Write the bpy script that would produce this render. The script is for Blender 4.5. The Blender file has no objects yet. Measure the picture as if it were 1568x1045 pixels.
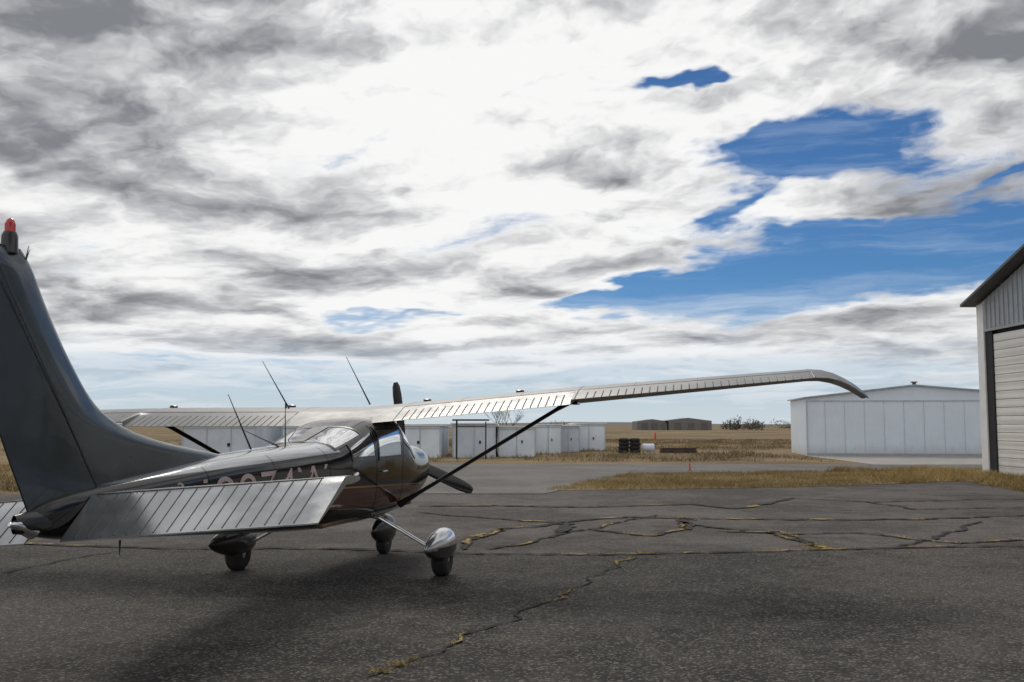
import bpy, math, random
import numpy as np
from mathutils import Vector, Matrix
random.seed(7); rng=np.random.default_rng(7)
scene=bpy.context.scene
H=1.66                                  # eye height
CP=math.atan(128/1524)

# ---------------------------------------------------------------- helpers
def G(u,v):
    """survey of a ground point from bearing/drop read off the photo -> world X,Y on z=0"""
    a=(u-784)/1524; b=(522.5-v)/1524
    f=math.cos(CP)-b*math.sin(CP); z=math.sin(CP)+b*math.cos(CP)
    t=-H/z
    return (a*t, f*t)

class S:
    def __init__(s,nt,sock): s.nt=nt; s.k=sock
    def _m(s,op,*o,clamp=False):
        n=s.nt.nodes.new('ShaderNodeMath'); n.operation=op; n.use_clamp=clamp
        for i,x in enumerate((s,)+o):
            if isinstance(x,S): s.nt.links.new(x.k,n.inputs[i])
            else: n.inputs[i].default_value=x
        return S(s.nt,n.outputs[0])
    def __add__(s,o): return s._m('ADD',o)
    __radd__=__add__
    def __sub__(s,o): return s._m('SUBTRACT',o)
    def __rsub__(s,o): return (s*-1.0)+o
    def __mul__(s,o): return s._m('MULTIPLY',o)
    __rmul__=__mul__
    def __truediv__(s,o): return s._m('DIVIDE',o)
    def clamp(s): return s._m('ADD',0.0,clamp=True)
    def step(s,a,b):
        n=s.nt.nodes.new('ShaderNodeMapRange'); n.interpolation_type='SMOOTHSTEP'
        if a>b:
            s.nt.links.new(s.k,n.inputs[0]); n.inputs[1].default_value=b; n.inputs[2].default_value=a
            n.inputs[3].default_value=1; n.inputs[4].default_value=0
        else:
            s.nt.links.new(s.k,n.inputs[0]); n.inputs[1].default_value=a; n.inputs[2].default_value=b
        return S(s.nt,n.outputs[0])
def vec(nt,x,y,z=0.0):
    n=nt.nodes.new('ShaderNodeCombineXYZ')
    for i,q in enumerate((x,y,z)):
        if isinstance(q,S): nt.links.new(q.k,n.inputs[i])
        else: n.inputs[i].default_value=q
    return n.outputs[0]
def noise(nt,v,scale,detail=4,rough=.5,dist=0.0,lac=2.0):
    n=nt.nodes.new('ShaderNodeTexNoise'); n.inputs['Scale'].default_value=scale
    n.inputs['Detail'].default_value=detail; n.inputs['Roughness'].default_value=rough
    n.inputs['Distortion'].default_value=dist; n.inputs['Lacunarity'].default_value=lac
    if v is not None: nt.links.new(v,n.inputs['Vector'])
    return S(nt,n.outputs[0])
def mixc(nt,f,a,b):
    n=nt.nodes.new('ShaderNodeMix'); n.data_type='RGBA'
    if isinstance(f,S): nt.links.new(f.k,n.inputs[0])
    else: n.inputs[0].default_value=f
    for i,c in ((6,a),(7,b)):
        if isinstance(c,(tuple,list)): n.inputs[i].default_value=(c[0],c[1],c[2],1)
        else: nt.links.new(c,n.inputs[i])
    return n.outputs[2]
def newmat(name):
    m=bpy.data.materials.new(name); m.use_nodes=True
    nt=m.node_tree; b=nt.nodes['Principled BSDF']
    return m,nt,b
def objc(nt):
    t=nt.nodes.new('ShaderNodeTexCoord'); return t.outputs['Object']
def bump(nt,b,h,strength=.3,dist=.01):
    n=nt.nodes.new('ShaderNodeBump'); n.inputs['Strength'].default_value=strength; n.inputs['Distance'].default_value=dist
    nt.links.new(h.k,n.inputs['Height']); nt.links.new(n.outputs[0],b.inputs['Normal'])
def mat(name,c,rough=.5,metal=0.0,coat=0.0,var=.15,scale=3.0,bmp=0.0,bscale=40):
    m,nt,b=newmat(name); o=objc(nt)
    n=noise(nt,o,scale,4,.6)
    col=mixc(nt,n.step(.3,.7),[x*(1-var) for x in c],[min(1,x*(1+var)) for x in c])
    nt.links.new(col,b.inputs['Base Color'])
    n2=noise(nt,o,scale*4,3,.6); r=(n2*.25+(rough-.12)); nt.links.new(r.clamp().k,b.inputs['Roughness'])
    b.inputs['Metallic'].default_value=metal; b.inputs['Coat Weight'].default_value=coat
    b.inputs['Coat Roughness'].default_value=.04
    if bmp: bump(nt,b,noise(nt,o,bscale,3,.6),bmp,.01)
    return m
def empty(name,loc=(0,0,0),rz=0):
    e=bpy.data.objects.new(name,None); scene.collection.objects.link(e); e.location=loc; e.rotation_euler=(0,0,rz); e.empty_display_size=.3
    return e
def obj(name,V,F,mats,parent=None,smooth=False,idx=None,ang=40):
    me=bpy.data.meshes.new(name); me.from_pydata([tuple(map(float,v)) for v in V],[],F); me.update()
    if not isinstance(mats,(list,tuple)): mats=[mats]
    for m in mats: me.materials.append(m)
    if idx is not None: me.polygons.foreach_set('material_index',idx)
    if smooth:
        me.shade_smooth()
        me.set_sharp_from_angle(angle=math.radians(ang))
    o=bpy.data.objects.new(name,me); scene.collection.objects.link(o)
    if parent: o.parent=parent
    return o
class MB:   # mesh accumulator
    def __init__(s): s.V=[];s.F=[];s.I=[]
    def add(s,V,F,i=0):
        k=len(s.V); s.V+=list(V); s.F+=[[a+k for a in f] for f in F]; s.I+=[i]*len(F)
    def box(s,x0,x1,y0,y1,z0,z1,i=0):
        V=[(x,y,z) for z in (z0,z1) for y in (y0,y1) for x in (x0,x1)]
        s.add(V,[[0,2,3,1],[4,5,7,6],[0,1,5,4],[2,6,7,3],[0,4,6,2],[1,3,7,5]],i)
    def tube(s,pts,rad,n=10,i=0,flat=1.0,cap=True):
        pts=[Vector(p) for p in pts]; V=[];F=[]
        for k,p in enumerate(pts):
            d=(pts[min(k+1,len(pts)-1)]-pts[max(k-1,0)]).normalized()
            up=Vector((0,0,1)) if abs(d.z)<.9 else Vector((1,0,0))
            a=d.cross(up).normalized(); b=a.cross(d).normalized()
            r=rad[k] if isinstance(rad,(list,tuple)) else rad
            for j in range(n):
                t=2*math.pi*j/n; V.append(p+a*math.cos(t)*r+b*math.sin(t)*r*flat)
        for k in range(len(pts)-1):
            for j in range(n):
                F.append([k*n+j,k*n+(j+1)%n,(k+1)*n+(j+1)%n,(k+1)*n+j])
        if cap: F.append(list(range(n))[::-1]); F.append([(len(pts)-1)*n+j for j in range(n)])
        s.add(V,F,i)
    def grid(s,P,i=0,close=False):
        nu=len(P);nv=len(P[0]);V=[q for r in P for q in r];F=[]
        for a in range(nu-1):
            for b in range(nv if close else nv-1):
                F.append([a*nv+b,a*nv+(b+1)%nv,(a+1)*nv+(b+1)%nv,(a+1)*nv+b])
        s.add(V,F,i)
    def out(s,name,mats,parent=None,smooth=False,ang=40):
        return obj(name,s.V,s.F,mats,parent,smooth,s.I,ang)
def pchip(xs,ys):
    xs=np.array(xs,float);ys=np.array(ys,float);h=np.diff(xs);d=np.diff(ys)/h
    m=np.zeros(len(xs));m[0]=d[0];m[-1]=d[-1]
    for i in range(1,len(xs)-1):
        m[i]=0 if d[i-1]*d[i]<=0 else 2*d[i-1]*d[i]/(d[i-1]+d[i])
    def f(x):
        i=int(min(max(np.searchsorted(xs,x)-1,0),len(h)-1)); t=(x-xs[i])/h[i]; t=min(max(t,0),1)
        return float((2*t**3-3*t**2+1)*ys[i]+(t**3-2*t**2+t)*h[i]*m[i]+(-2*t**3+3*t**2)*ys[i+1]+(t**3-t**2)*h[i]*m[i+1])
    return f

# ---------------------------------------------------------------- camera
cam=bpy.data.cameras.new('camera'); co=bpy.data.objects.new('camera',cam); scene.collection.objects.link(co)
co.location=(0,0,H); co.rotation_euler=(math.pi/2+CP,0,0); cam.lens=36*1524/1568; cam.clip_end=6000; cam.clip_start=.05
scene.camera=co

# ---------------------------------------------------------------- sky
SUN_AZ=math.radians(-8); SUN_EL=math.radians(42)
w=bpy.data.worlds.new('World'); scene.world=w; w.use_nodes=True; nt=w.node_tree
try:
    w.cycles.sampling_method='MANUAL'; w.cycles.sample_map_resolution=256
except Exception: pass
for n in list(nt.nodes): nt.nodes.remove(n)
out=nt.nodes.new('ShaderNodeOutputWorld')
tc=nt.nodes.new('ShaderNodeTexCoord'); nrm=nt.nodes.new('ShaderNodeVectorMath'); nrm.operation='NORMALIZE'
nt.links.new(tc.outputs['Generated'],nrm.inputs[0])
sep=nt.nodes.new('ShaderNodeSeparateXYZ'); nt.links.new(nrm.outputs[0],sep.inputs[0])
x,y,z=[S(nt,sep.outputs[i]) for i in range(3)]
az=x._m('ARCTAN2',y)*57.2958; el=z._m('ARCSINE')*57.2958
elc=el._m('MAXIMUM',0.0)
hh=((x*x+y*y)._m('SQRT'))._m('MAXIMUM',.02)
q=(elc+6.0)._m('LOGARITHM',2.71828)*2.1
ux=x/hh*2.3; uy=y/hh*2.3
q=q-az*.006                         # streets of cloud lie slightly oblique
V0=vec(nt,ux,uy,q)
wn=nt.nodes.new('ShaderNodeTexNoise'); nt.links.new(V0,wn.inputs['Vector']); wn.inputs['Scale'].default_value=2.6; wn.inputs['Detail'].default_value=4; wn.inputs['Roughness'].default_value=.6
sc=nt.nodes.new('ShaderNodeSeparateColor'); nt.links.new(wn.outputs['Color'],sc.inputs[0])
w1=S(nt,sc.outputs[0])-.5; w2=S(nt,sc.outputs[1])-.5; w3=S(nt,sc.outputs[2])-.5
azw=az+w1*14.0; elw=el+w2*5.5
def blob(a0,e0,sa,se,tilt=0.0,A=None,E=None):
    A=A or azw; E=E or elw
    c,s_=math.cos(math.radians(tilt)),math.sin(math.radians(tilt))
    da=A-a0; de=E-e0
    p=(da*c+de*s_)/sa; r=(de*c-da*s_)/se
    return ((p*p+r*r)*-1.0)._m('EXPONENT')
VA=vec(nt,ux+w1*.35,uy+w3*.3,q+w2*.30)
VB=vec(nt,ux+w1*.35+.012,uy+w3*.3,q+w2*.30+.10)
d1=noise(nt,VA,2.1,9,.60)
ds1=noise(nt,VA,2.1,5,.54); ds2=noise(nt,VB,2.1,5,.54)
bigs=noise(nt,vec(nt,ux,uy,q+7.0),1.15,3,.5)
cov=(d1-.5)*2.3+.92
blue=[(16.6,15.4,4.8,2.0,8,1.30),(22,8.9,13,2.2,5,1.45),(6.5,7.4,6.5,.8,8,.85),(10.3,18.9,2.6,.5,-4,1.0),
      (27,12.6,1.6,.5,10,.6),(12.5,12.3,1.6,.8,20,.6),(-8,6.0,5.5,.35,0,.45),(-17,3.4,8,1.1,0,.7),(60,18,20,10,0,1),(-75,22,18,8,0,1),(150,35,30,14,0,1)]
for a0,e0,sa,se,tl,k in blue: cov=cov-blob(a0,e0,sa,se,tl)*k
cm=cov.step(.22,.68)
v1=noise(nt,vec(nt,az*.05+w1*.6,el*.55+w2*.8,3.0),2.0,5,.6)
veil=(v1.step(.30,.62))*(el.step(8.5,4.6))*.86+(v1.step(.46,.76))*.20
haze=el.step(6.0,0.0)*.8
sky=nt.nodes.new('ShaderNodeTexSky'); sky.sky_type='NISHITA'; sky.sun_disc=False
sky.sun_elevation=SUN_EL; sky.sun_rotation=SUN_AZ; sky.altitude=1500; sky.air_density=1.0; sky.dust_density=.3; sky.ozone_density=2
tint=nt.nodes.new('ShaderNodeMix'); tint.data_type='RGBA'; tint.blend_type='MULTIPLY'; tint.inputs[0].default_value=1
nt.links.new(sky.outputs[0],tint.inputs[6]); tint.inputs[7].default_value=(.28,.48,.68,1)
bgs=nt.nodes.new('ShaderNodeBackground'); nt.links.new(tint.outputs[2],bgs.inputs[0]); bgs.inputs[1].default_value=.085
glow=blob(-4,16,13,8.5,0,az,el)
thick=cov.step(.5,1.5)
relief=(ds1-ds2)*-3.2
dark=blob(-21,19.0,11,4.0,-12)*.36+blob(28,20,6,7,0)*.42+blob(-30,23,9,6,0)*.22+blob(2,24,30,2,0)*.12+blob(6,15.6,4.5,1.2,-8)*.26+blob(2,11.2,7,1.0,10)*.32+blob(3,8.1,4,.9,8)*.34+blob(-13,6.6,2.2,.8,-10)*.5+blob(-25,7.4,4,.7,0)*.4+blob(-20,12,12,1.2,5)*.22+blob(-10,9.5,9,1.0,0)*.18
sh=relief-thick*.32+glow*.33+.79-dark+((bigs-.5)*1.2)+w3*.35
sh=sh+(el.step(5,0)*.15)
low=mixc(nt,sh.step(-.05,.50),(.22,.23,.25),(.48,.485,.505))
ccol=mixc(nt,sh.step(.32,1.02),low,(.94,.94,.935))
vcol=mixc(nt,el.step(0,8),(.66,.715,.77),(.68,.765,.87))
bgc=nt.nodes.new('ShaderNodeBackground'); nt.links.new(ccol,bgc.inputs[0])
bgv=nt.nodes.new('ShaderNodeBackground'); nt.links.new(vcol,bgv.inputs[0]); bgv.inputs[1].default_value=1
def mixs(f,a,b):
    m=nt.nodes.new('ShaderNodeMixShader'); nt.links.new(f.k,m.inputs[0]); nt.links.new(a,m.inputs[1]); nt.links.new(b,m.inputs[2]); return m.outputs[0]
vf=veil._m('MAXIMUM',haze)
s1=mixs(vf.clamp(),bgs.outputs[0],bgv.outputs[0])
s2=mixs((cm*el.step(1.0,5.5)).clamp(),s1,bgc.outputs[0])
nt.links.new(s2,out.inputs[0])

sl=bpy.data.lights.new('sun','SUN'); sl.energy=1.25; sl.angle=math.radians(16); sl.color=(1,.94,.85)
so=bpy.data.objects.new('sun',sl); scene.collection.objects.link(so)
d=Vector((math.sin(SUN_AZ)*math.cos(SUN_EL),math.cos(SUN_AZ)*math.cos(SUN_EL),math.sin(SUN_EL)))
so.rotation_euler=d.to_track_quat('Z','Y').to_euler(); so.location=(0,0,40)

# ---------------------------------------------------------------- ground
m,nt,b=newmat('dry_field'); o=objc(nt)
n1=noise(nt,o,.07,5,.65); n2=noise(nt,o,.9,5,.65); n3=noise(nt,o,7,3,.7)
c1=mixc(nt,n1.step(.40,.60),(.125,.088,.055),(.27,.20,.11))
c2=mixc(nt,n2.step(.48,.7),c1,(.09,.068,.042))
c3=mixc(nt,n3.step(.4,.75),c2,(.31,.24,.14))
nt.links.new(c3,b.inputs['Base Color']); b.inputs['Roughness'].default_value=1; b.inputs['Specular IOR Level'].default_value=.1
bump(nt,b,n2+n3*.3,.8,.15); M_FIELD=m
def asphalt(name,base,light,spk=.6):
    m,nt,b=newmat(name); o=objc(nt)
    big=noise(nt,o,.30,5,.6); mid=noise(nt,o,2.2,4,.65); fine=noise(nt,o,60,2,.7)
    v=nt.nodes.new('ShaderNodeTexVoronoi'); v.inputs['Scale'].default_value=58; nt.links.new(o,v.inputs['Vector'])
    vd=S(nt,v.outputs['Distance'])
    t=(big*1.2+mid*.55-.375).clamp()
    c=mixc(nt,t.step(.34,.66),base,light)
    sc=nt.nodes.new('ShaderNodeSeparateColor'); nt.links.new(v.outputs['Color'],sc.inputs[0]); rr=S(nt,sc.outputs[0])
    c=mixc(nt,rr.step(.70,.98)*spk,c,(.25,.225,.20))
    c=mixc(nt,rr.step(.35,.05)*.6,c,(.014,.013,.013))
    c=mixc(nt,fine.step(.5,.75)*.4,c,(.020,.018,.017))
    nt.links.new(c,b.inputs['Base Color']); b.inputs['Roughness'].default_value=.88; b.inputs['Specular IOR Level'].default_value=.2
    bump(nt,b,vd*-.6+fine*.8+mid*.3,.8,.010); return m
M_ASPH=asphalt('asphalt',(.022,.0195,.018),(.074,.067,.061),.6)
M_ASPH2=asphalt('weathered_asphalt',(.050,.044,.041),(.122,.108,.099),.4)
M_ROAD=asphalt('taxiway_asphalt',(.14,.133,.125),(.20,.19,.178),.3)
M_CONC=mat('concrete_apron',(.30,.285,.265),.85,var=.15,scale=.8,bmp=.2)

def sheet(name,pts,z,m):
    return obj(name,[(p[0],p[1],z) for p in pts],[list(range(len(pts)))],m)
sheet('ground',[(-3000,-300),(3000,-300),(3000,4500),(-3000,4500)],0,M_FIELD)
def wavy(pts,amp=.12,step=.5):
    out=[]
    for i in range(len(pts)):
        a=Vector(pts[i]); c=Vector(pts[(i+1)%len(pts)]); L=(c-a).length; n=max(1,int(L/step)) if L<60 else 1
        for k in range(n):
            p=a.lerp(c,k/n)
            if n>1: p=p+Vector((random.uniform(-amp,amp),random.uniform(-amp,amp)))
            out.append(p)
    return out
island=[G(838,752),G(900,738),G(962,727),G(1200,723),G(1452,720),(18,37),(30,37),(30,22),(14.5,22),G(1568,754),G(1482,737),G(1280,745),G(1100,749)]
road=[(-9,34.6),(80,34.6),(80,40.6),(2,42.0),(-9,44.5)]
apron=[(-60,-25),(60,-25),(60,34.8),(-8.5,34.8),(-8.5,24),(-60,24)]
sheet('apron_asphalt',apron,.004,M_ASPH2)
seam=[G(0,834),G(120,839),G(300,843),G(480,843),G(640,847),G(760,851),G(985,851),G(1130,848),G(1265,844),G(1420,841),G(1568,839)]
sheet('near_asphalt',[(-60,-25),(60,-25),(60,13.6)]+seam[::-1]+[(-60,13.6)],.008,M_ASPH)
sheet('taxiway',wavy(road,.06,1),.008,M_ROAD)
iso=wavy(island,.13,.4); sheet('grass_verge',iso,.012,M_FIELD)
sheet('pavement_patch',wavy([G(600,757),G(835,757),G(955,728),G(980,716),(-8.4,36),(-8.4,24.5)],.05,.8),.0155,M_ROAD)
sheet('hangar_concrete',[(15,41.5),(40,41.5),(40,53.9),(15.6,53.9)],.012,M_CONC)

# cracks with tar, and straw-coloured litter / weeds lying in them
M_CRACK=mat('crack_tar',(.008,.007,.007),.95)
M_LITTER=mat('straw_litter',(.28,.21,.085),.95,var=.5,scale=16,bmp=.8,bscale=60)
crk=MB(); lit=MB(); tuftpts=[]
def crack(px_pts,wd=.03,tuft=0.0,jit=.05,z=.0195):
    P=[Vector(G(*p)) for p in px_pts]; Q=[]
    for i in range(len(P)-1):
        L=(P[i+1]-P[i]).length; n=max(2,int(L/.10))
        nn=(P[i+1]-P[i]).normalized(); nn=Vector((-nn.y,nn.x)); off=0
        for k in range(n):
            off=off*.85+random.uniform(-jit,jit); Q.append(P[i].lerp(P[i+1],k/n)+nn*off)
    Q.append(P[-1]); rows=[]; on=0; lr=[]
    for k,q in enumerate(Q):
        dd=(Q[min(k+1,len(Q)-1)]-Q[max(0,k-1)]).normalized(); nn=Vector((-dd.y,dd.x)); ww=wd*random.uniform(.35,1.35)/2
        rows.append([(q.x+nn.x*ww,q.y+nn.y*ww,z),(q.x-nn.x*ww,q.y-nn.y*ww,z)])
        if on<=0:
            if len(lr)>2: lit.grid(lr)
            lr=[]
            if random.random()<tuft*.22: on=random.randint(3,8); peak=random.uniform(.3,.85); tot=on
        if on>0:
            tuftpts.append(q); on-=1
            ee=max(.12,math.sin(math.pi*(tot-on)/(tot+1))); a1=wd*peak*ee*random.uniform(.2,1.2); a2=wd*peak*ee*random.uniform(.2,1.2)
            lr.append([(q.x+nn.x*a1,q.y+nn.y*a1,z+.004),(q.x-nn.x*a2,q.y-nn.y*a2,z+.004)])
    if len(lr)>2: lit.grid(lr)
    crk.grid(rows)
crack([(572,1040),(605,1024),(640,1008),(700,985),(745,962),(790,945),(862,915),(905,890),(950,868),(985,850)],.030,.12)
crack([(0,832),(120,838),(300,842),(480,842),(640,846),(760,850),(985,850),(1130,847),(1265,843),(1420,840),(1568,838)],.11,.50,.04,z=.0205)
crack([(640,786),(720,792),(800,799),(870,803)],.09,.10)
crack([(715,843),(732,822),(765,812),(835,806),(870,800),(960,793),(1100,796),(1240,797),(1420,796),(1568,790)],.13,.24)
crack([(745,842),(810,832),(862,818),(900,812),(1000,822),(1050,812),(1042,800),(1100,810),(1190,815),(1225,828),(1265,843)],.10,.40)
crack([(640,776),(760,775),(900,778),(1060,773),(1125,780),(1170,773),(1212,764)],.17,.06)
crack([(900,812),(1000,790),(1060,797)],.08,.5)
crack([(1212,764),(1330,770),(1568,765)],.10,.05)
crack([(1330,770),(1400,781),(1568,778)],.09,.05)
crack([(1100,814),(1200,820),(1320,818),(1470,834),(1568,828)],.10,.5)
crack([(1110,816),(1185,818),(1265,843)],.10,.9)
crack([(725,828),(768,811)],.12,1.5)
crack([(870,803),(862,818)],.25,0)
crack([(1040,797),(1048,812)],.2,0)
crack([(1380,838),(1470,815),(1500,800)],.08,.1)
crack([(1040,797),(1068,798)],.1,2)
crack([(0,880),(90,862),(190,846)],.03,.0)
crk.out('pavement_cracks',M_CRACK); lit.out('crack_litter',M_LITTER)

def gmat(name,c0,c1,c2):
    m,nt,b=newmat(name); o=objc(nt); n=noise(nt,o,1.2,3,.6); n2=noise(nt,o,30,1,.5); n4=noise(nt,o,.07,5,.65)
    c=mixc(nt,n.step(.35,.65),c0,c1); c=mixc(nt,n2.step(.5,.7),c,c2)
    c=mixc(nt,n4.step(.58,.42)*.5,c,[q*.5 for q in c2])
    nt.links.new(c,b.inputs['Base Color']); b.inputs['Roughness'].default_value=.8
    b.inputs['Specular IOR Level'].default_value=.2; return m
M_GR=gmat('dry_grass',(.27,.20,.095),(.39,.30,.155),(.17,.12,.06))
M_GRV=gmat('verge_straw',(.40,.29,.11),(.56,.43,.20),(.24,.17,.07))
M_GR2=gmat('crack_grass',(.44,.33,.10),(.55,.42,.16),(.30,.22,.07))
def blades(name,P,h,wd,m,lean=.6):
    n=len(P); a=rng.uniform(0,2*np.pi,n); hh=rng.uniform(.4,1,n)*h; ww=wd*rng.uniform(.6,1.2,n)
    dx=np.cos(a)*ww/2; dy=np.sin(a)*ww/2; lx=rng.normal(0,lean,n)*hh; ly=rng.normal(0,lean,n)*hh
    V=np.zeros((n,3,3)); V[:,0]=np.stack([P[:,0]-dx,P[:,1]-dy,P[:,2]],1); V[:,1]=np.stack([P[:,0]+dx,P[:,1]+dy,P[:,2]],1)
    V[:,2]=np.stack([P[:,0]+lx,P[:,1]+ly,P[:,2]+hh],1)
    me=bpy.data.meshes.new(name); me.vertices.add(n*3); me.loops.add(n*3); me.polygons.add(n)
    me.vertices.foreach_set('co',V.ravel()); me.loops.foreach_set('vertex_index',np.arange(n*3,dtype=np.int32))
    me.polygons.foreach_set('loop_start',np.arange(0,n*3,3,dtype=np.int32)); me.update(calc_edges=True); me.materials.append(m)
    o=bpy.data.objects.new(name,me); scene.collection.objects.link(o); return o
def inpoly(P,poly):
    x,y=P[:,0],P[:,1]; c=np.zeros(len(P),bool); n=len(poly)
    for i in range(n):
        x0,y0=poly[i][0],poly[i][1]; x1,y1=poly[i-1][0],poly[i-1][1]
        if y0==y1: continue
        k=((y0>y)!=(y1>y))&(x<(x1-x0)*(y-y0)/(y1-y0)+x0); c^=k
    return c
def clumpy(n,x0,x1,y0,y1,k=25,s=.12):
    c=np.stack([rng.uniform(x0,x1,n//k),rng.uniform(y0,y1,n//k)],1); P=np.repeat(c,k,0)+rng.normal(0,s,(n//k*k,2))
    return np.concatenate([P,np.zeros((len(P),1))],1)
P=clumpy(90000,0,19,22,38,30,.22); P=P[inpoly(P,iso)]; P[:,2]=.012
blades('verge_grass',P,.12,.014,M_GRV)
P=clumpy(16000,11,16.4,23,37,60,.16); P=P[inpoly(P,iso)]; P[:,2]=.012; P=P[P[:,0]<15.75]
blades('verge_tussocks',P,.26,.02,M_GRV)
P=np.concatenate([clumpy(60000,-12,60,44,110,40,.5),clumpy(20000,-90,-9,26,110,40,.5),clumpy(20000,-45,-9.5,24.2,40,30,.3)])
bad=(P[:,0]>14.5)&(P[:,1]<66)&(P[:,0]<42)
bad|=(P[:,0]>-10)&(P[:,1]<44.8)
P=P[~bad]
blades('field_grass',P,.28,.035,M_GR)
T=[]
for q in tuftpts:
    n=random.randint(5,14); near=q.y<12
    T.append(np.stack([rng.normal(q.x,.045 if not near else .02,n),rng.normal(q.y,.03 if not near else .015,n),np.full(n,.018)],1))
for (u,v,n,s) in [(610,1022,110,.06),(588,1033,60,.05),(632,1014,40,.03),(985,849,110,.06),(1262,842,160,.11),(1240,836,140,.12)]:
    X,Y=G(u,v); T.append(np.stack([rng.normal(X,s,n),rng.normal(Y,s*.35,n),np.full(n,.018)],1))
blades('crack_weeds',np.concatenate(T),.030,.010,M_GR2,1.1)

# ---------------------------------------------------------------- aeroplane
PL=empty('propeller_airplane',(-1.95,11.33,0),math.pi/2-.176)
ROLL=.045
def L(x,yr,z,roll=ROLL): return (x,-yr,z+roll*yr)
m,nt,b=newmat('fuselage_paint'); o=objc(nt); sp=nt.nodes.new('ShaderNodeSeparateXYZ'); nt.links.new(o,sp.inputs[0])
fx,fy,fz=[S(nt,sp.outputs[i]) for i in range(3)]
fz=fz+fy*ROLL
top_sheen=(fz-(fx+1.7)*.03).step(1.345,1.355)*(1.0-fx.step(-1.22,-1.2)*(1.0-fx.step(.66,.68)))  # silver upper hull: sky reflection on the dark paint, put into the colour
band=(fz-(fx*-.04)).step(.95,.945)*(fz-(fx*-.04)).step(.74,.745)*fx.step(-3.2,-2.6)
gold=(fz-(fx*-.04)).step(.968,.966)*(fz-(fx*-.04)).step(.948,.95)*fx.step(-3.2,-2.6)
c=mixc(nt,band,(.008,.0065,.0062),(.060,.020,.013))
c=mixc(nt,gold,c,(.24,.14,.05))
c=mixc(nt,top_sheen,c,(.40,.41,.42)); nt.links.new(c,b.inputs['Base Color'])
nn=noise(nt,o,6,3,.6); nt.links.new((nn*.08+.06).k,b.inputs['Roughness']); b.inputs['Specular IOR Level'].default_value=.45; b.inputs['Coat Weight'].default_value=.0
nt.links.new((top_sheen*.7).k,b.inputs['Metallic']); bump(nt,b,noise(nt,o,2.2,2,.4),.12,.03)
M_FUS=m
M_FIN=mat('fin_paint',(.050,.063,.072),.22,metal=.5,coat=.35,var=.2,scale=1.5,bmp=.05,bscale=2.0)
M_DARK=mat('black_paint',(.014,.012,.012),.30,coat=.25)
M_SIL=mat('wing_paint',(.155,.158,.162),.42,metal=.0,coat=.05,var=.18,scale=2)
M_STAB=mat('tailplane_metal',(.40,.41,.42),.22,metal=.85,var=.18,scale=2.5)
M_CHR=mat('polished_metal',(.66,.66,.66),.16,metal=.9)
M_RIB=mat('rib_bead',(.07,.07,.075),.5,metal=.2)
M_TIRE=mat('tyre_rubber',(.02,.02,.02),.85)
M_SEAT=mat('seat_fabric',(.12,.07,.05),.8)
M_TXT=mat('registration_paint',(.38,.29,.27),.4)
def glass(name,tc_,k=.08):
    m,nt,b=newmat(name)
    for n in list(nt.nodes):
        if n.type!='OUTPUT_MATERIAL': nt.nodes.remove(n)
    o_=nt.nodes['Material Output']; tr=nt.nodes.new('ShaderNodeBsdfTransparent'); tr.inputs[0].default_value=tc_
    gl=nt.nodes.new('ShaderNodeBsdfGlossy'); gl.inputs['Roughness'].default_value=.03; fr=nt.nodes.new('ShaderNodeFresnel'); fr.inputs[0].default_value=1.55
    gt=noise(nt,objc(nt),5,2,.5); ff=(S(nt,fr.outputs[0])+gt*k).clamp()
    mx=nt.nodes.new('ShaderNodeMixShader'); nt.links.new(ff.k,mx.inputs[0]); nt.links.new(tr.outputs[0],mx.inputs[1]); nt.links.new(gl.outputs[0],mx.inputs[2]); nt.links.new(mx.outputs[0],o_.inputs[0])
    return m
M_GL=glass('cabin_glass',(.66,.70,.72,1)); M_GLT=glass('tinted_glass',(.30,.24,.22,1),.03)
xs=[-5.42,-5.3,-5.0,-4.0,-3.0,-2.0,-1.35,-.95,-.5,-.1,.6,.9,1.3,1.6,2.2,2.45,2.56]
zb=pchip(xs,[1.03,.98,.93,.84,.75,.66,.61,.59,.58,.57,.57,.57,.58,.62,.74,.85,.96])
zt=pchip(xs,[1.12,1.18,1.235,1.32,1.40,1.445,1.475,1.55,1.65,1.72,1.76,1.68,1.47,1.42,1.39,1.35,1.27])
wd=pchip(xs,[.02,.07,.12,.22,.33,.43,.49,.515,.535,.545,.55,.55,.54,.52,.46,.38,.2])
en=pchip(xs,[2.2,2.3,2.5,2.9,3.2,3.4,3.3,3.4,3.6,3.8,3.8,3.4,3.0,2.8,2.5,2.3,2.2])
def hullT(x,t,off=0):
    n=en(x); c,s_=math.cos(t),math.sin(t); z0=(zb(x)+zt(x))/2; hh=(zt(x)-zb(x))/2+off; w_=wd(x)+off
    return (x,w_*math.copysign(abs(c)**(2/n),c),z0+hh*math.copysign(abs(s_)**(2/n),s_))
def hullY(x,z,off=0):
    n=en(x); z0=(zb(x)+zt(x))/2; hh=(zt(x)-zb(x))/2+off; q=min(.999,abs((z-z0)/hh)); return (wd(x)+off)*(1-q**n)**(1/n)
side_w=[(-1.0,-.36,lambda x:1.29,lambda x:1.41+(x+1.0)*.26),(-.24,.60,lambda x:1.27,lambda x:1.60)]
top_w=[(-1.28,-.60,.75),(.70,1.27,.28)]
NX=190; NR=96
X=np.linspace(-5.42,2.56,NX); R=[[hullT(xx,2*math.pi*(j+.5)/NR) for j in range(NR)] for xx in X]
Vh=[L(*q) for r in R for q in r]; F=[]
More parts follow.
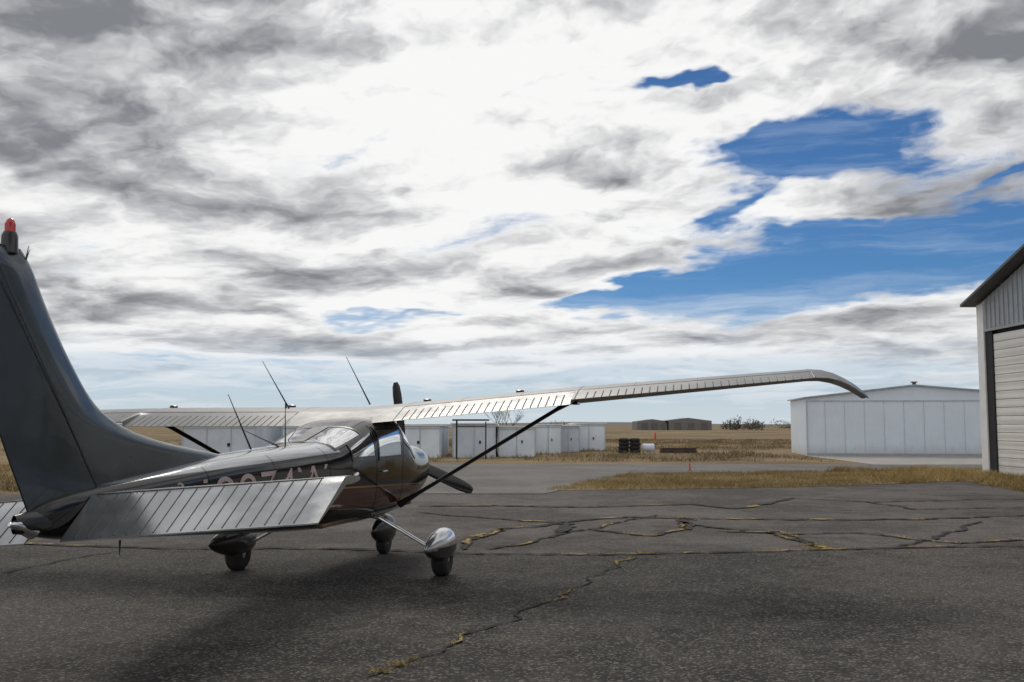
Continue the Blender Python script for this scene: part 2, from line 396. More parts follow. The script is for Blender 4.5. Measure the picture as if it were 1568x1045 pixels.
for i in range(NX-1):
    for j in range(NR):
        q=[R[i][j],R[i][(j+1)%NR],R[i+1][(j+1)%NR],R[i+1][j]]; cx=sum(a[0] for a in q)/4; cz=sum(a[2] for a in q)/4
        t=2*math.pi*(j+1)/NR; cut=False
        for (a,b_,f0,f1) in side_w:
            if a+.015<cx<b_-.015 and f0(cx)+.012<cz<f1(cx)-.012: cut=True
        for (a,b_,t0) in top_w:
            if a+.015<cx<b_-.015 and t0+.03<t<math.pi-t0-.03: cut=True
        if not cut: F.append([i*NR+j,i*NR+(j+1)%NR,(i+1)*NR+(j+1)%NR,(i+1)*NR+j])
F.append([(NX-1)*NR+j for j in range(NR)]); F.append([j for j in range(NR)][::-1])
obj('fuselage',Vh,F,M_FUS,PL,True,ang=50)
g=MB(); fr=MB()
for (a,b_,f0,f1) in side_w:
    for sd in (1,-1):
        for k,mb in ((0,g),(1,fr)):
            if k==0:
                rows=[[L(xx,sd*hullY(xx,zz,.002),zz) for zz in np.linspace(f0(xx),f1(xx),12)] for xx in np.linspace(a,b_,16)]
                mb.grid(rows)
            else:
                e=.028
                def strip(pp): mb.grid([[L(p[0],sd*hullY(p[0],p[1],.007),p[1]) for p in r] for r in pp])
                XX=np.linspace(a-e/2,b_+e/2,16)
                strip([[(xx,f0(xx)-e),(xx,f0(xx)+e*.5)] for xx in XX]); strip([[(xx,f1(xx)-e*.5),(xx,f1(xx)+e)] for xx in XX])
                for x0 in (a,b_):
                    strip([[(x0-e/2,zz),(x0+e/2,zz)] for zz in np.linspace(f0(x0)-e,f1(x0)+e,12)])
for (a,b_,t0) in top_w:
    g.grid([[L(*hullT(xx,t,.002)) for t in np.linspace(t0,math.pi-t0,30)] for xx in np.linspace(a,b_,16)],1)
    for x0 in (a,b_):
        fr.grid([[L(*hullT(xx,t,.007)) for t in np.linspace(t0-.03,math.pi-t0+.03,40)] for xx in (x0-.018,x0+.018)])
    for tt in (t0,math.pi/2,math.pi-t0):
        fr.grid([[L(*hullT(xx,t,.008)) for t in (tt-.04,tt+.04)] for xx in np.linspace(a,b_,16)])
g.out('cabin_windows',[M_GL,M_GLT],PL,True); fr.out('window_frames',M_DARK,PL,True)
s_=MB()
for sd in (1,-1):
    for x0,z0,z1 in ((-.30,.68,1.64),(.66,.68,1.64)):
        s_.grid([[L(x0+e,sd*hullY(x0,zz,.006),zz) for e in (-.006,.006)] for zz in np.linspace(z0,z1,16)])
    s_.grid([[L(xx,sd*hullY(xx,.68+e,.006),.68+e) for e in (-.006,.006)] for xx in np.linspace(-.3,.66,10)])
    for x0 in (-1.55,-2.6,-3.6,1.45):
        s_.grid([[L(x0+e,sd*hullY(x0,zz,.004),zz) for e in (-.003,.003)] for zz in np.linspace(zb(x0)+.03,zt(x0)-.03,20)])
s_.out('panel_seams',M_TIRE,PL)
rv=MB()
def rivet(p,r=.0035):
    rv.add([(p[0]-r,p[1],p[2]),(p[0],p[1],p[2]-r),(p[0]+r,p[1],p[2]),(p[0],p[1],p[2]+r),(p[0],p[1]-(r*.8 if p[1]<0 else -r*.8),p[2]+.0005)],[[0,1,4],[1,2,4],[2,3,4],[3,0,4]])
for xx in np.arange(-4.6,-1.4,.055):
    zz=1.335
    if zz<zt(xx)-.03: rivet(L(xx,hullY(xx,zz,.004),zz))
for zz in np.arange(1.4,2.6,.05):
    for e in (.03,-.03): rivet((-4.76-(zz-1.23)*.79+e,-.053,zz),.004)
rv.out('rivets',M_RIB,PL)
h=MB(); h.tube([L(-.2,.57,1.12),L(-.05,.575,1.12)],.012,8); h.tube([L(-1.0,.5,1.1),L(-.93,.53,1.13),L(-.85,.5,1.1)],.02,8); h.out('door_handle',M_CHR,PL,True)
s_=MB()
for sy in (-.25,.25):
    for x0 in (.1,-.75):
        s_.box(x0-.22,x0+.22,sy-.2,sy+.2,.85,.97); s_.box(x0-.3,x0-.2,sy-.2,sy+.2,.95,1.34)
s_.box(1.0,1.1,-.45,.45,.95,1.33); s_.box(-1.6,1.5,-.42,.42,.66,.70)
so_=s_.out('cabin_seats',M_SEAT,PL); bv=so_.modifiers.new('bevel','BEVEL'); bv.width=.03; bv.segments=2
cu=bpy.data.curves.new('regtxt','FONT'); cu.body='N9974W'; cu.size=.40; cu.extrude=0; cu.space_character=1.12
to=bpy.data.objects.new('regtxt',cu); scene.collection.objects.link(to); bpy.context.view_layer.update()
dg=bpy.context.evaluated_depsgraph_get(); tm=bpy.data.meshes.new_from_object(to.evaluated_get(dg))
tv=[v.co.copy() for v in tm.vertices]; tf=[list(p.vertices) for p in tm.polygons]; bpy.data.objects.remove(to)
mxx=max(v.x for v in tv); mxy=max(v.y for v in tv)
for sd,nm in ((1,'right'),(-1,'left')):
    V=[];x0=-4.05;x1=-1.60
    for v in tv:
        X_=x0+(v.x/mxx)*(x1-x0)
        if sd<0: X_=x0+x1-X_
        Z_=.985+(v.y/mxy)*.28+.015*(X_-x1); V.append(L(X_,sd*hullY(X_,Z_,.005),Z_))
    obj('registration_number_'+nm,V,tf,M_TXT,PL)
t_=MB(); t_.tube([L(-5.35,0,1.02),L(-5.5,0,1.07),L(-5.56,0,1.08)],[.05,.035,.01],12); t_.out('tail_light',M_CHR,PL,True)

# wing
def naca(c,th=.12):
    yt=5*th*(.2969*math.sqrt(c)-.126*c-.3516*c*c+.2843*c**3-.1015*c**4); yc=.02/.16*(.8*c-c*c) if c<.4 else .02/.36*(.2+.8*c-c*c)
    return yc+yt,yc-yt
cs=[(1-math.cos(math.pi*k/24))/2 for k in range(25)]
cs=sorted(set(cs+[.70,.712]))
def wparams(y):
    a=abs(y)
    te=-.1 if a<2.6 else -.1+(a-2.6)/2.65*.38
    ch=1.63 if a<2.6 else 1.63-(a-2.6)/2.65*.50
    drop=0.0
    if a>5.25:
        q=(a-5.25)/.57; drop=.27*q**2.0; ch=ch-.45*q**1.5; te=te+.12*q**2
    zz=1.715+.044*a-drop
    return te,ch,zz
def wpt(y,c,up=True,off=0.0):
    te,ch,zz=wparams(y); u,l=naca(c); v=(u+off/ch) if up else (l-off/ch)
    a=abs(y); fl=(.075 if a<2.64 else .022)
    dz=-fl*max(0,(c-.70)/.30)
    return L(te+ch*(1-c),y,zz+v*ch+(1-c)*ch*.03+dz)
ys=[-5.82,-5.78,-5.7,-5.6,-5.5,-5.38,-5.25]+list(np.linspace(-5,-2.75,10))+[-2.645,-2.635]+list(np.linspace(-2.5,2.5,21))+[2.635,2.645]+list(np.linspace(2.75,5,10))+[5.25,5.38,5.5,5.6,5.7,5.78,5.82]
rows=[]
for yy in ys: rows.append([wpt(yy,c,True) for c in cs[::-1]]+[wpt(yy,c,False) for c in cs[1:-1]])
wb=MB(); wb.grid(rows,0,True); n=len(rows[0]); wb.F.append(list(range(n))); wb.F.append([(len(rows)-1)*n+j for j in range(n)][::-1]); wb.I+=[1,1]
for k,f in enumerate(wb.F[:-2]):
    i=f[0]//n
    if abs(ys[i]+ys[i+1])/2>5.45: wb.I[k]=1
wb.out('wing',[M_SIL,M_DARK],PL,True,30)
rb=MB()
def wrib(y,c0,c1,w_=.014,off=.006):
    rb.grid([[wpt(y+e,c,True,o_) for e,o_ in ((-w_/2,.0005),(0,off),(w_/2,.0005))] for c in np.linspace(c0,c1,6)])
for sg in (-1,1):
    for yy in np.arange(.75,2.55,.085): wrib(sg*yy,.80,.992)
    for yy in np.arange(2.8,5.2,.085): wrib(sg*yy,.82,.992)
    for yy in (.65,2.68,5.24): wrib(sg*yy,.3,.99,.02,.004)
    for yy in (1.3,2.0,3.3,4.0,4.7): wrib(sg*yy,.25,.69,.008,.002)
    rb.grid([[wpt(sg*yy,c,True,.003) for c in (.695,.712)] for yy in np.linspace(.65,5.24,20)])
rb.out('wing_rib_beads',M_RIB,PL)
f_=MB()
for yy in (-1.0,.75,-2.6,1.9):
    p=Vector(wpt(yy,.32,True)); f_.tube([p+Vector((0,0,-.02)),p+Vector((0,0,.022)),p+Vector((0,0,.03))],[.05,.05,.035],12)
f_.out('fuel_caps',M_DARK,PL,True)
def strut(sg):
    s=MB(); p0=Vector(L(.60,sg*.53,.70)); p1=Vector(L(.62,sg*2.62,wparams(2.6)[2]+.02))
    d_=(p1-p0); a=Vector((1,0,0)); b_=d_.normalized().cross(a).normalized(); rows=[]
    for k in np.linspace(0,1,10):
        p=p0+d_*k; w_=.055 if .04<k<.94 else .075
        rows.append([p+a*math.cos(t)*w_+b_*math.sin(t)*w_*(.42 if .04<k<.94 else .6) for t in np.linspace(0,2*math.pi,17)[:-1]])
    s.grid(rows,0,True); s.box(p1.x-.16,p1.x+.09,p1.y-.035,p1.y+.035,p1.z-.08,p1.z+.06); return s
strut(1).out('wing_strut_right',M_DARK,PL,True); strut(-1).out('wing_strut_left',M_DARK,PL,True)

# horizontal tail
SR=.085; SZ=1.165; SP=1.84
def spar(y):
    a=abs(y)/SP; le=-4.14-.50*a; hi=-4.92-.06*a; te=-5.24-.22*a; return le,hi,te
def stpt(y,k,up):
    le,hi,te=spar(y); a=abs(y)/SP
    if abs(y)>SP-.12: 
        q=(abs(y)-SP+.12)/.12; le-=.07*q*q; te+=.03*q*q
    th=.050*(1-.35*a)
    if k<=.5:
        c=k/.5; x_=le+(hi-le)*c; t=th*math.sqrt(max(c,0))*(1.35-.55*c) if c<1 else th*.8; z_=SZ
    else:
        c=(k-.5)/.5; x_=hi+(te-hi)*c; t=th*.8*(1-c)+.004; z_=SZ-(.225-.01*a)*c
    return L(x_,y,z_+(t if up else -t),SR)
ks=[0,.02,.06,.12,.2,.3,.4,.495,.51,.6,.7,.8,.9,1]
for sg,nm in ((1,'right'),(-1,'left')):
    mb=MB(); rows=[]
    for yy in [.12,.3,.6,.9,1.2,1.5,1.65,1.72,1.76,1.80,1.82,1.84]:
        rows.append([stpt(sg*yy,k,True) for k in ks]+[stpt(sg*yy,k,False) for k in ks[::-1][:-1]])
    mb.grid(rows,0,True); n=len(rows[0]); mb.F.append(list(range(n)));mb.I.append(0); mb.F.append([(len(rows)-1)*n+j for j in range(n)]); mb.I.append(0)
    mb.out('tailplane_'+nm,M_STAB,PL,True,35)
    r2=MB()
    def srib(y,k0,k1,w_=.011,of=.005):
        rws=[]
        for k in np.linspace(k0,k1,6):
            q=[Vector(stpt(y+e,k,True)) for e in (-w_/2,0,w_/2)]; q[1].z+=of; q[0].z+=.0006; q[2].z+=.0006; rws.append(q)
        r2.grid(rws)
    for yy in np.arange(.22,1.7,.092): srib(sg*yy,.53,.985)
    for yy in (.5,.95,1.35): srib(sg*yy,.1,.49,.006,.002)
    rr=[]
    for yy in np.linspace(.15,1.7,16):
        q=[Vector(stpt(sg*yy,k,True))+Vector((0,0,.003)) for k in (.494,.515)]; rr.append(q)
    r2.grid(rr); r2.out('elevator_ribs_'+nm,M_RIB,PL)
fz_=[1.14,1.25,1.36,1.42,1.50,1.616,1.77,2.04,2.385,2.64,2.70]
fle=pchip(fz_,[-2.2,-2.4,-2.75,-3.0,-3.66,-4.307,-4.716,-5.02,-5.305,-5.49,-5.56])
fte=pchip([1.14,1.6,2.2,2.70],[-5.40,-5.67,-5.98,-6.22])
fhi=lambda z:-4.76-(z-1.23)*.79
mb=MB(); rows=[]
cc=[0,.01,.03,.07,.13,.2,.3,.4,.5,.6,.7,.8,.9,1]
for zz in list(np.linspace(1.14,2.66,34))+[2.685,2.70]:
    le,te=fle(zz),fte(zz); ch=le-te; mxt=.05 if zz<2.6 else .05*math.sqrt(max(.02,(2.705-zz)/.105))
    def hw(c):
        d_=c*ch
        t=mxt*min(1,math.sqrt(d_/.35)) if d_<.35 else mxt
        rem=(1-c)*ch; t=min(t,.006+rem*.075); return t
    rows.append([(le-ch*c,hw(c),zz) for c in cc]+[(le-ch*c,-hw(c),zz) for c in cc[::-1][:-1]])
mb.grid(rows,0,True); n=len(rows[0]); mb.F.append([(len(rows)-1)*n+j for j in range(n)]); mb.I.append(0)
mb.out('fin_and_rudder',M_FIN,PL,True,40)
s_=MB()
for sg in (1,-1):
    s_.grid([[(fhi(zz)+e,sg*(.0535 if zz<2.6 else .05),zz) for e in (-.006,.006)] for zz in np.linspace(1.2,2.62,20)])
s_.out('rudder_gap',M_TIRE,PL)
mb=MB(); rows=[]
for xx in np.linspace(-5.52,-4.75,16):
    q=(xx+5.52)/.77; w_=.02+.125*q**.7; z0=1.02-.12*q; z1=1.13+.09*q
    rows.append([(xx,w_*math.cos(t),(z0+z1)/2+(z1-z0)/2*math.sin(t)) for t in np.linspace(0,2*math.pi,21)[:-1]])
mb.grid(rows,0,True); mb.out('tailcone_fairing',M_DARK,PL,True)
mb=MB(); mb.tube([(-5.66,0,2.66),(-5.66,0,2.76),(-5.66,0,2.785)],[.05,.046,.036],16,0)
mb.tube([(-5.66,0,2.785),(-5.66,0,2.83),(-5.66,0,2.855),(-5.66,0,2.868)],[.032,.031,.022,.006],16,1)
M_RED=mat('beacon_lens',(.45,.01,.01),.2,coat=.6); mb.out('beacon',[M_DARK,M_RED],PL,True)
mb=MB()
def whip(p,q,r=.006): mb.tube([L(*p),L(*[(a+b_)/2 for a,b_ in zip(p,q)]),L(*q)],[r*1.6,r,r*.5],6)
whip((.25,-.72,1.88),(-.05,-.93,2.43)); whip((.25,.27,1.88),(-.05,.08,2.42))
whip((-2.33,0,1.44),(-2.6,-.1,1.93)); whip((-1.55,0,1.46),(-1.57,0,1.88),.005); whip((-1.55,0,1.82),(-1.57,0,1.88),.008)
whip((-1.9,.1,1.44),(-2.3,-.1,1.62),.005)
whip((-5.52,0,2.62),(-5.46,-.02,2.74),.004); whip((-5.52,0,2.62),(-5.52,.03,2.70),.004)
whip((-4.4,.0,.86),(-4.4,.0,.76),.006)
mb.out('antennas',M_DARK,PL,True)
def gear(sg):
    T=1.2
    mb=MB(); mb.tube([(-.02,-sg*.30,.64+sg*.02),(-.02,-sg*.5,.60+sg*.02),(0,-sg*.8,.45),(0,-sg*1.02,.33),(0,-sg*1.1,.29)],[.05,.05,.042,.036,.034],12,0,.45)
    mb.out('gear_leg_'+('right' if sg>0 else 'left'),M_CHR,PL,True)
    mb=MB(); rows=[]
    for q in np.linspace(0,1,24):
        xx=.36-1.08*q; w_=.125*(math.sin(math.pi*min(1,q*1.02)**.60)**.6 if 0<q<1 else 0)+.004; hh=w_*1.4; zc=.335+.03*q
        rows.append([(xx,-sg*T+w_*math.cos(t),zc+hh*math.sin(t)) for t in np.linspace(0,2*math.pi,25)[:-1]])
    mb.grid(rows,0,True); 
    for k,f in enumerate(mb.F):
        if sum(mb.V[a][2] for a in f)/4<(.345 if sg>0 else .43): mb.I[k]=1  # left side: silver cap kept narrow, a highlight painted on the dark fairing
    mb.out('wheel_fairing_'+('right' if sg>0 else 'left'),[M_CHR,M_DARK],PL,True)
    wheel(0,-sg*T,.2,.085,'main_wheel_'+('right' if sg>0 else 'left'))
def wheel(x0,y0,r,hw,name):
    mb=MB(); prof=[(-hw,.3*r),(-hw,.55*r),(-hw*1.0,.82*r),(-hw*.72,.96*r),(0,r),(hw*.72,.96*r),(hw,.82*r),(hw,.55*r),(hw,.3*r)]
    mb.grid([[(x0+rr*math.cos(t),y0+yy,r+rr*math.sin(t)) for yy,rr in prof] for t in np.linspace(0,2*math.pi,33)])
    mb.tube([(x0,y0-hw*.9,r),(x0,y0+hw*.9,r)],r*.5,16,1); mb.out(name,[M_TIRE,M_CHR],PL,True)
gear(1); gear(-1)
mb=MB(); mb.tube([(1.55,0,.80),(1.62,0,.55),(1.66,0,.38)],[.045,.04,.03],12,1)
rows=[]
for q in np.linspace(0,1,18):
    xx=2.02-.80*q; w_=.125*(math.sin(math.pi*min(1,q)**.65)**.6 if 0<q<1 else 0)+.004
    rows.append([(xx,w_*math.cos(t),.31+.02*q+w_*1.5*math.sin(t)) for t in np.linspace(0,2*math.pi,25)[:-1]])
mb.grid(rows,0,True); mb.out('nose_gear',[M_DARK,M_CHR],PL,True); wheel(1.7,0,.17,.065,'nose_wheel')
mb=MB(); hz=1.20; hx=2.64
for ang in (98,-25,-142):
    t=math.radians(ang); ex=Vector((0,-math.cos(t),math.sin(t))); ax=Vector((1,0,0)); tg=ex.cross(ax); rows=[]
    for r_,c_,tw in ((.08,.05,60),(.2,.09,50),(.4,.10,38),(.65,.10,28),(.88,.092,22),(1.0,.075,19),(1.06,.04,18)):
        a=math.radians(tw); cd=tg*math.cos(a)+ax*math.sin(a); nd=ax*math.cos(a)-tg*math.sin(a)
        rows.append([Vector((hx,0,hz))+ex*r_+cd*c_*.85*math.cos(s)+nd*.014*math.sin(s) for s in np.linspace(0,2*math.pi,13)[:-1]])
    mb.grid(rows,0,True); k=len(mb.V); mb.F.append([k-12+j for j in range(12)]); mb.I.append(0)
mb.tube([(2.5,0,hz),(2.62,0,hz),(2.78,0,hz),(2.9,0,hz),(2.97,0,hz)],[.16,.155,.12,.07,.01],20,1)
mb.out('propeller',[M_DARK,M_CHR],PL,True)

# ---------------------------------------------------------------- buildings
def wavemat(name,c,axis,scale,rough=.45,strength=.4,var=.06):
    m,nt,b=newmat(name); o=objc(nt); n=noise(nt,o,.7,4,.65); n2=noise(nt,o,9,2,.6)
    cc=mixc(nt,n.step(.3,.7),[q*(1-var) for q in c],c); cc=mixc(nt,n2.step(.6,.8)*.3,cc,[q*.7 for q in c])
    sp=nt.nodes.new('ShaderNodeSeparateXYZ'); nt.links.new(o,sp.inputs[0]); zz=S(nt,sp.outputs[2])
    drt=noise(nt,o,2.5,4,.7); cc=mixc(nt,((zz*-1.0+.7+drt*.8).step(.3,1.3))*.45,cc,(.34,.29,.23))   # splash-back grime
    nt.links.new(cc,b.inputs['Base Color']); b.inputs['Roughness'].default_value=rough
    wv=nt.nodes.new('ShaderNodeTexWave'); wv.bands_direction=axis; wv.inputs['Scale'].default_value=scale; nt.links.new(o,wv.inputs[0])
    bump(nt,b,S(nt,wv.outputs['Fac']),strength,.02); return m
M_WHT=wavemat('white_sheet_metal',(.78,.85,.93),'X',1.6)
M_WHTY=wavemat('white_door_slats',(.80,.78,.74),'Z',1.3)
M_GRY=mat('grey_cladding',(.36,.39,.42),.5,var=.08)
M_TRIM=mat('white_trim',(.82,.82,.82),.5,var=.05)
M_SEAM=mat('panel_seam',(.50,.54,.60),.6,var=.1)
M_ROOF=mat('roof_metal',(.42,.44,.46),.45,metal=.3)
M_BLK=mat('dark_gap',(.02,.02,.022),.8)
M_SHD=mat('shed_panel',(.80,.86,.93),.5,var=.10,scale=.6)
M_SHD2=mat('shed_panel_grey',(.64,.70,.77),.5,var=.14,scale=.6)
HG=empty('metal_hangar'); HX=15.9; YA,YB=33.7,19.3; YM=26.5; ZE=5.72; ZR=ZE+(YA-YM)*.30
mb=MB()
DZ=4.78; D0=YA-.42; D1=YB+.42
mb.add([(HX,YA,0),(HX,YA,ZE),(HX,D0,ZE+.126),(HX,D0,0)],[[0,1,2,3]],1)
mb.add([(HX,YB,0),(HX,YB,ZE),(HX,D1,ZE+.126),(HX,D1,0)],[[0,1,2,3]],1)
mb.add([(HX,D0,DZ),(HX,D0,ZE+.126),(HX,YM,ZR),(HX,D1,ZE+.126),(HX,D1,DZ)],[[0,1,2,3,4]],0)
XE=HX+22
mb.add([(HX,YA,0),(XE,YA,0),(XE,YA,ZE),(HX,YA,ZE)],[[0,1,2,3]],0); mb.add([(HX,YB,0),(XE,YB,0),(XE,YB,ZE),(HX,YB,ZE)],[[0,1,2,3]],0)
mb.add([(XE,YA,0),(XE,YA,ZE),(XE,YM,ZR),(XE,YB,ZE),(XE,YB,0)],[[0,1,2,3,4]],0)
mb.out('walls',[M_GRY,M_TRIM],HG)
mb=MB(); yy=D0-.1
while yy>D1:
    zt_=ZR-abs(yy-YM)*.30; mb.box(HX-.035,HX+.01,yy-.035,yy+.035,DZ+.06,zt_-.02); yy-=.30
mb.box(HX-.06,HX+.02,D1,D0,DZ-.02,DZ+.06)
mb.out('cladding_ribs',M_GRY,HG)
mb=MB(); mb.box(HX-.07,HX-.003,YA-.42,YA+.03,0,ZE-.01); mb.box(HX-.07,HX-.003,YB-.03,YB+.42,0,ZE-.01); mb.out('corner_trim',M_TRIM,HG)
mb=MB(); mb.box(HX+.10,HX+.14,D1,D0,0,DZ); mb.box(HX-.03,HX+.02,D0-.50,D0-.02,0,DZ-.03); mb.out('door_recess',M_BLK,HG)
mb=MB(); zz=.05; 
while zz<DZ-.15:
    mb.box(HX+.0,HX+.07,D1+.3,D0-.52,zz,min(zz+.262,DZ-.1)); zz+=.27
ob=mb.out('hangar_door',M_WHTY,HG); bv=ob.modifiers.new('b','BEVEL'); bv.width=.02; bv.segments=2
mb=MB(); t=.09
for s0,s1 in ((YA,1),(YB,-1)):
    ye=s0+s1*.30; ze=ZE-.09
    V=[(HX-.5,ye,ze+.05),(XE+.3,ye,ze+.05),(XE+.3,YM,ZR+.05),(HX-.5,YM,ZR+.05)]; V+= [(a,b_,c_+t) for a,b_,c_ in V]
    mb.add(V,[[0,1,2,3],[4,5,6,7],[0,1,5,4],[0,3,7,4],[1,2,6,5]],0)
    for xx in np.arange(HX-.3,XE,.45):
        mb.add([(xx-.03,ye,ze+.05+t),(xx+.03,ye,ze+.05+t),(xx+.03,YM,ZR+.05+t),(xx-.03,YM,ZR+.05+t),(xx,ye,ze+.10+t),(xx,YM,ZR+.10+t)],[[0,4,5,3],[4,1,2,5],[0,1,4]],0)
mb.out('roof',mat('dark_roof',(.10,.10,.105),.5,metal=.2),HG)
WH=empty('white_hangar',(15.9,54,0),math.radians(-8)); mb=MB(); WX0,WX1,WY=0.0,13.0,0.0; WM=5.6; WE=3.08; WR=3.72; WD=6.0
V=[(WX0,WY,0),(WX1,WY,0),(WX1,WY,WE),(WM,WY,WR),(WX0,WY,WE)]; V+=[(a,WY+WD,c_) for a,b_,c_ in V]
mb.add(V,[[0,1,2,3,4],[5,6,7,8,9],[0,4,9,5],[1,2,7,6]],0); mb.out('walls',M_WHT,WH)
mb=MB()
for a,za,b_,zb_ in ((WX0-.15,WE-.02,WM,WR),(WM,WR,WX1+.15,WE-.02)):
    V=[(a,WY-.18,za+.01),(b_,WY-.18,zb_+.01),(b_,WY+WD+.2,zb_+.01),(a,WY+WD+.2,za+.01)]; V+=[(p,q,r+.07) for p,q,r in V]
    mb.add(V,[[0,1,2,3],[4,5,6,7],[0,1,5,4],[0,3,7,4],[1,2,6,5]],0)
mb.tube([(WM+.1,WY+.2,WR+.07),(WM+.1,WY+.2,WR+.18)],.10,10,1); mb.tube([(WM+.1,WY+.2,WR+.18),(WM+.1,WY+.2,WR+.24)],.17,10,1)
mb.out('roof',[M_ROOF,mat('vent_rust',(.2,.12,.05),.7)],WH)
mb=MB()
for xx in np.arange(WX0+1.0,WX1,1.02): mb.box(xx-.010,xx+.010,WY-.02,WY,.12,2.90)
mb.box(WX0+.02,WX1,WY-.045,WY,2.91,2.96); mb.box(WX0+.02,WX0+.08,WY-.06,WY-.021,.0,2.9)
mb.out('door_seams',M_SEAM,WH)
mb=MB(); mb.box(10.0,10.9,WY-.06,WY-.031,.1,2.0); mb.out('personnel_door',M_TRIM,WH)
mb=MB(); mb.box(10.75,10.81,WY-.10,WY-.061,1.0,1.1); mb.out('door_knob',M_BLK,WH)
mb=MB(); mb.box(WX0,WX1,WY-.07,WY-.04,0,.12); mb.out('sill',M_GRY,WH)
pts=[(-14.5,44,3.2),(-10.8,47,3),(-6.6,50,3.0),(-3.0,50.8,2.15),(-.7,52,1.9),(1.35,58,1.5),(2.75,61,1.35),(3.95,65,2.1)]
for k,(x0,y0,wid) in enumerate(pts):
    E=empty('storage_hangar'); h0=1.62+[.03,.0,-.02,.07,-.08,.02,-.05,.10][k]; mb=MB(); dp=7
    V=[(x0,y0,0),(x0+wid,y0,0),(x0+wid,y0+dp,0),(x0,y0+dp,0)]; V+=[(p,q,h0-(.10 if q>y0 else 0)) for p,q,r in V]
    mb.add(V,[[0,1,5,4],[1,2,6,5],[2,3,7,6],[3,0,4,7]],0); mb.out('walls',M_SHD if k%3 else M_SHD2,E)
    mb=MB(); V=[(x0-.12,y0-.15,h0),(x0+wid+.12,y0-.15,h0),(x0+wid+.12,y0+dp+.1,h0-.1),(x0-.12,y0+dp+.1,h0-.1)]; V+=[(p,q,r+.06) for p,q,r in V]
    mb.add(V,[[0,1,2,3],[4,5,6,7],[0,1,5,4],[1,2,6,5],[2,3,7,6],[3,0,4,7]],0); mb.out('roof',M_TRIM,E)
    mb=MB(); nd=2 if wid<2.5 else 3
    for j in range(nd+1):
        xx=x0+wid*j/nd; mb.box(xx-.025,xx+.025,y0-.03,y0-.002,.05,h0-.05,0)
    mb.box(x0+.05,x0+wid-.05,y0-.02,y0-.004,h0-.16,h0-.12,0); mb.out('door_frames',M_SEAM,E)
    mb=MB(); mb.box(x0+wid*.62,x0+wid*.66,y0-.045,y0-.022,.7,.85); mb.out('latch',M_BLK,E)
FRM=empty('steel_frame'); mb=MB(); mb.box(-2.72,-2.64,48.4,48.48,0,1.84); mb.box(-1.3,-1.24,48.4,48.48,0,1.80); mb.box(-2.9,-1.1,48.38,48.50,1.84,1.92); mb.box(-2.64,-1.3,48.42,48.46,1.55,1.6); mb.out('frame_members',M_BLK,FRM)

# ---------------------------------------------------------------- small things in the field
def torus(mb,c,R_,r_,n=20,m_=8,i=0):
    mb.grid([[(c[0]+(R_+r_*math.cos(b_))*math.cos(a),c[1]+(R_+r_*math.cos(b_))*math.sin(a),c[2]+r_*math.sin(b_)*1.1) for b_ in np.linspace(0,2*math.pi,m_+1)] for a in np.linspace(0,2*math.pi,n+1)],i)
TS=empty('tyre_stack'); mb=MB()
for cx in (6.55,7.2):
    for k in range(4): torus(mb,(cx+random.uniform(-.03,.03),58.5,.11+.215*k),.22,.11)
mb.out('tyres',M_TIRE,TS,True)
TK=empty('white_tank'); mb=MB(); mb.tube([(7.65,59,.30),(7.7,59,.30),(8.35,59,.30),(8.4,59,.30)],[.15,.24,.24,.15],18); mb.box(7.8,7.88,58.85,59.15,0,.1); mb.box(8.2,8.28,58.85,59.15,0,.1); mb.out('tank',M_SHD2,TK,True)
BP=empty('beam_pile'); mb=MB()
for k in range(7):
    y0=58.6+.18*(k%4); z0=.16*(k//4); mb.box(8.75+random.uniform(-.1,.1),10.8+random.uniform(-.2,.1),y0,y0+.15,z0,z0+.15,k%2)
mb.out('beams',[mat('old_timber',(.07,.05,.04),.9),mat('rusty_steel',(.18,.06,.03),.8)],BP)
M_ORG=mat('marker_orange',(.6,.06,.02),.6)
for (X_,Y_,hh,rr) in ((6.42,36.2,.30,.03),(16.9,118,.75,.12)):
    E=empty('marker_post'); mb=MB(); mb.tube([(X_,Y_,0),(X_,Y_,.04)],[rr*1.8,rr*1.7],12); mb.tube([(X_,Y_,.04),(X_,Y_,hh*.9),(X_,Y_,hh)],[rr,rr*.8,rr*.3],12); mb.out('post',M_ORG,E,True)
DB=empty('distant_barn'); mb=MB()
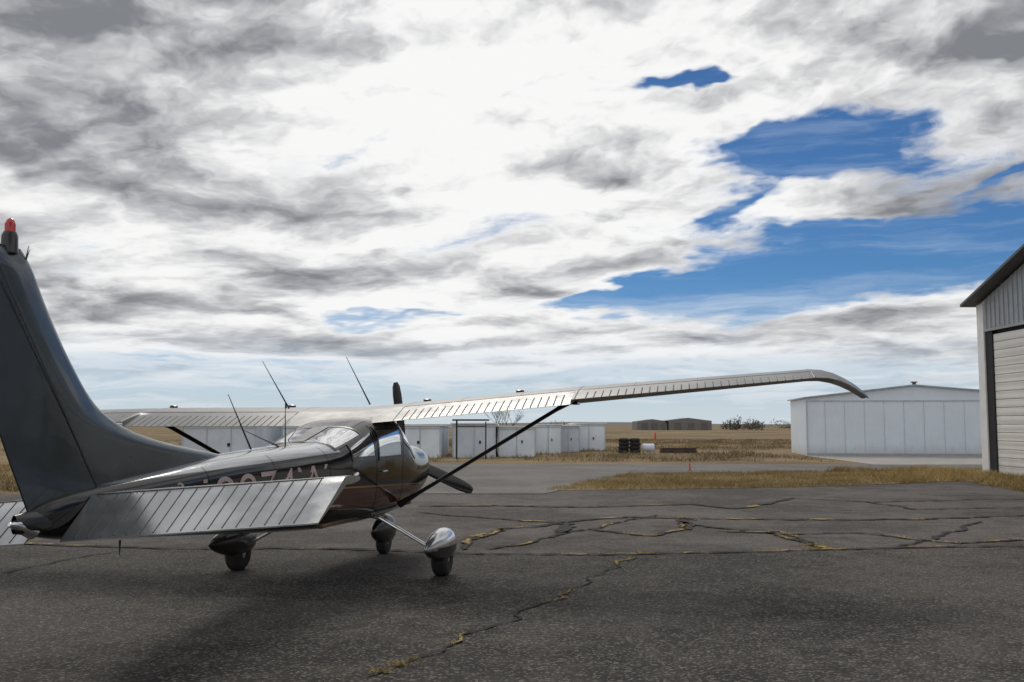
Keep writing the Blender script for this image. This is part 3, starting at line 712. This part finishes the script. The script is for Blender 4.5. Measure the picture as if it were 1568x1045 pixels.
for x0,x1,h0,h1 in ((37.5,47,2.6,3.3),(46,60,2.8,3.7)):
    V=[(x0,300,0),(x1,300,0),(x1,300,h0),((x0+x1)/2,300,h1),(x0,300,h0)]; V+=[(a,312,c_) for a,b_,c_ in V]
    mb.add(V,[[0,1,2,3,4],[0,4,9,5],[1,2,7,6],[2,3,8,7],[3,4,9,8]],0)
for xx in (39,42,45,49,53,57): mb.box(xx,xx+1.6,299.8,299.99,0,2.2,1)
mb.out('barn_body',[mat('barn_siding',(.20,.195,.19),.9),mat('barn_opening',(.15,.14,.135),.9)],DB)
P=[]
for (cx,cy,rx,rz,n) in ((66,300,1.6,1.0,200),(69,305,1.2,1.7,180),(72,300,2.2,1.2,200),(75,302,1.5,.8,120),(64,300,1,.8,90),(-70,420,4,2.2,300),(-82,420,5,2.0,300),(-52,420,5,1.7,300),(95,400,6,1.2,300),(110,400,7,1.4,300),(22,500,9,1.2,300)):
    P.append(np.stack([rng.normal(cx,rx*.5,n),rng.normal(cy,1,n),np.abs(rng.normal(1.1,rz*.75,n))],1))
blades('distant_trees',np.concatenate(P),.8,.4,mat('brush',(.14,.125,.095),.9),.8)
mb=MB(); rows=[]
for xx in np.linspace(-2200,2200,160):
    hgt=2.2+2.0*math.sin(xx*.004+1)+1.2*math.sin(xx*.013)+random.uniform(0,.5)+(4.0 if xx<-150 else 0)*min(1,(-xx-150)/300 if xx<-150 else 0)
    rows.append([(xx,1500,-.5),(xx,1540,max(.6,hgt))])
mb.grid(rows); mb.out('hills',mat('far_hills',(.16,.15,.14),1))
tr_=MB()
def branch(p,d_,l,r,dep):
    q=p+d_*l; tr_.tube([p,p.lerp(q,.5)+Vector((random.uniform(-.05,.05)*l,0,0)),q],[r,r*.8,r*.6],5,cap=False)
    if dep==0: return
    for k in range(random.choice((2,3,3))):
        nd=(d_+Vector((random.uniform(-.75,.75),random.uniform(-.6,.6),random.uniform(-.1,.45)))).normalized(); branch(q,nd,l*random.uniform(.6,.8),r*.58,dep-1)
for k in range(3):
    branch(Vector((-1.0+.25*k,78,0)),Vector((random.uniform(-.3,.3),0,1)).normalized(),1.0,.06,5)
tr_.out('bare_tree',mat('bark',(.09,.07,.055),.9))
scene.view_settings.view_transform='Standard'; scene.view_settings.look='None'; scene.view_settings.exposure=0
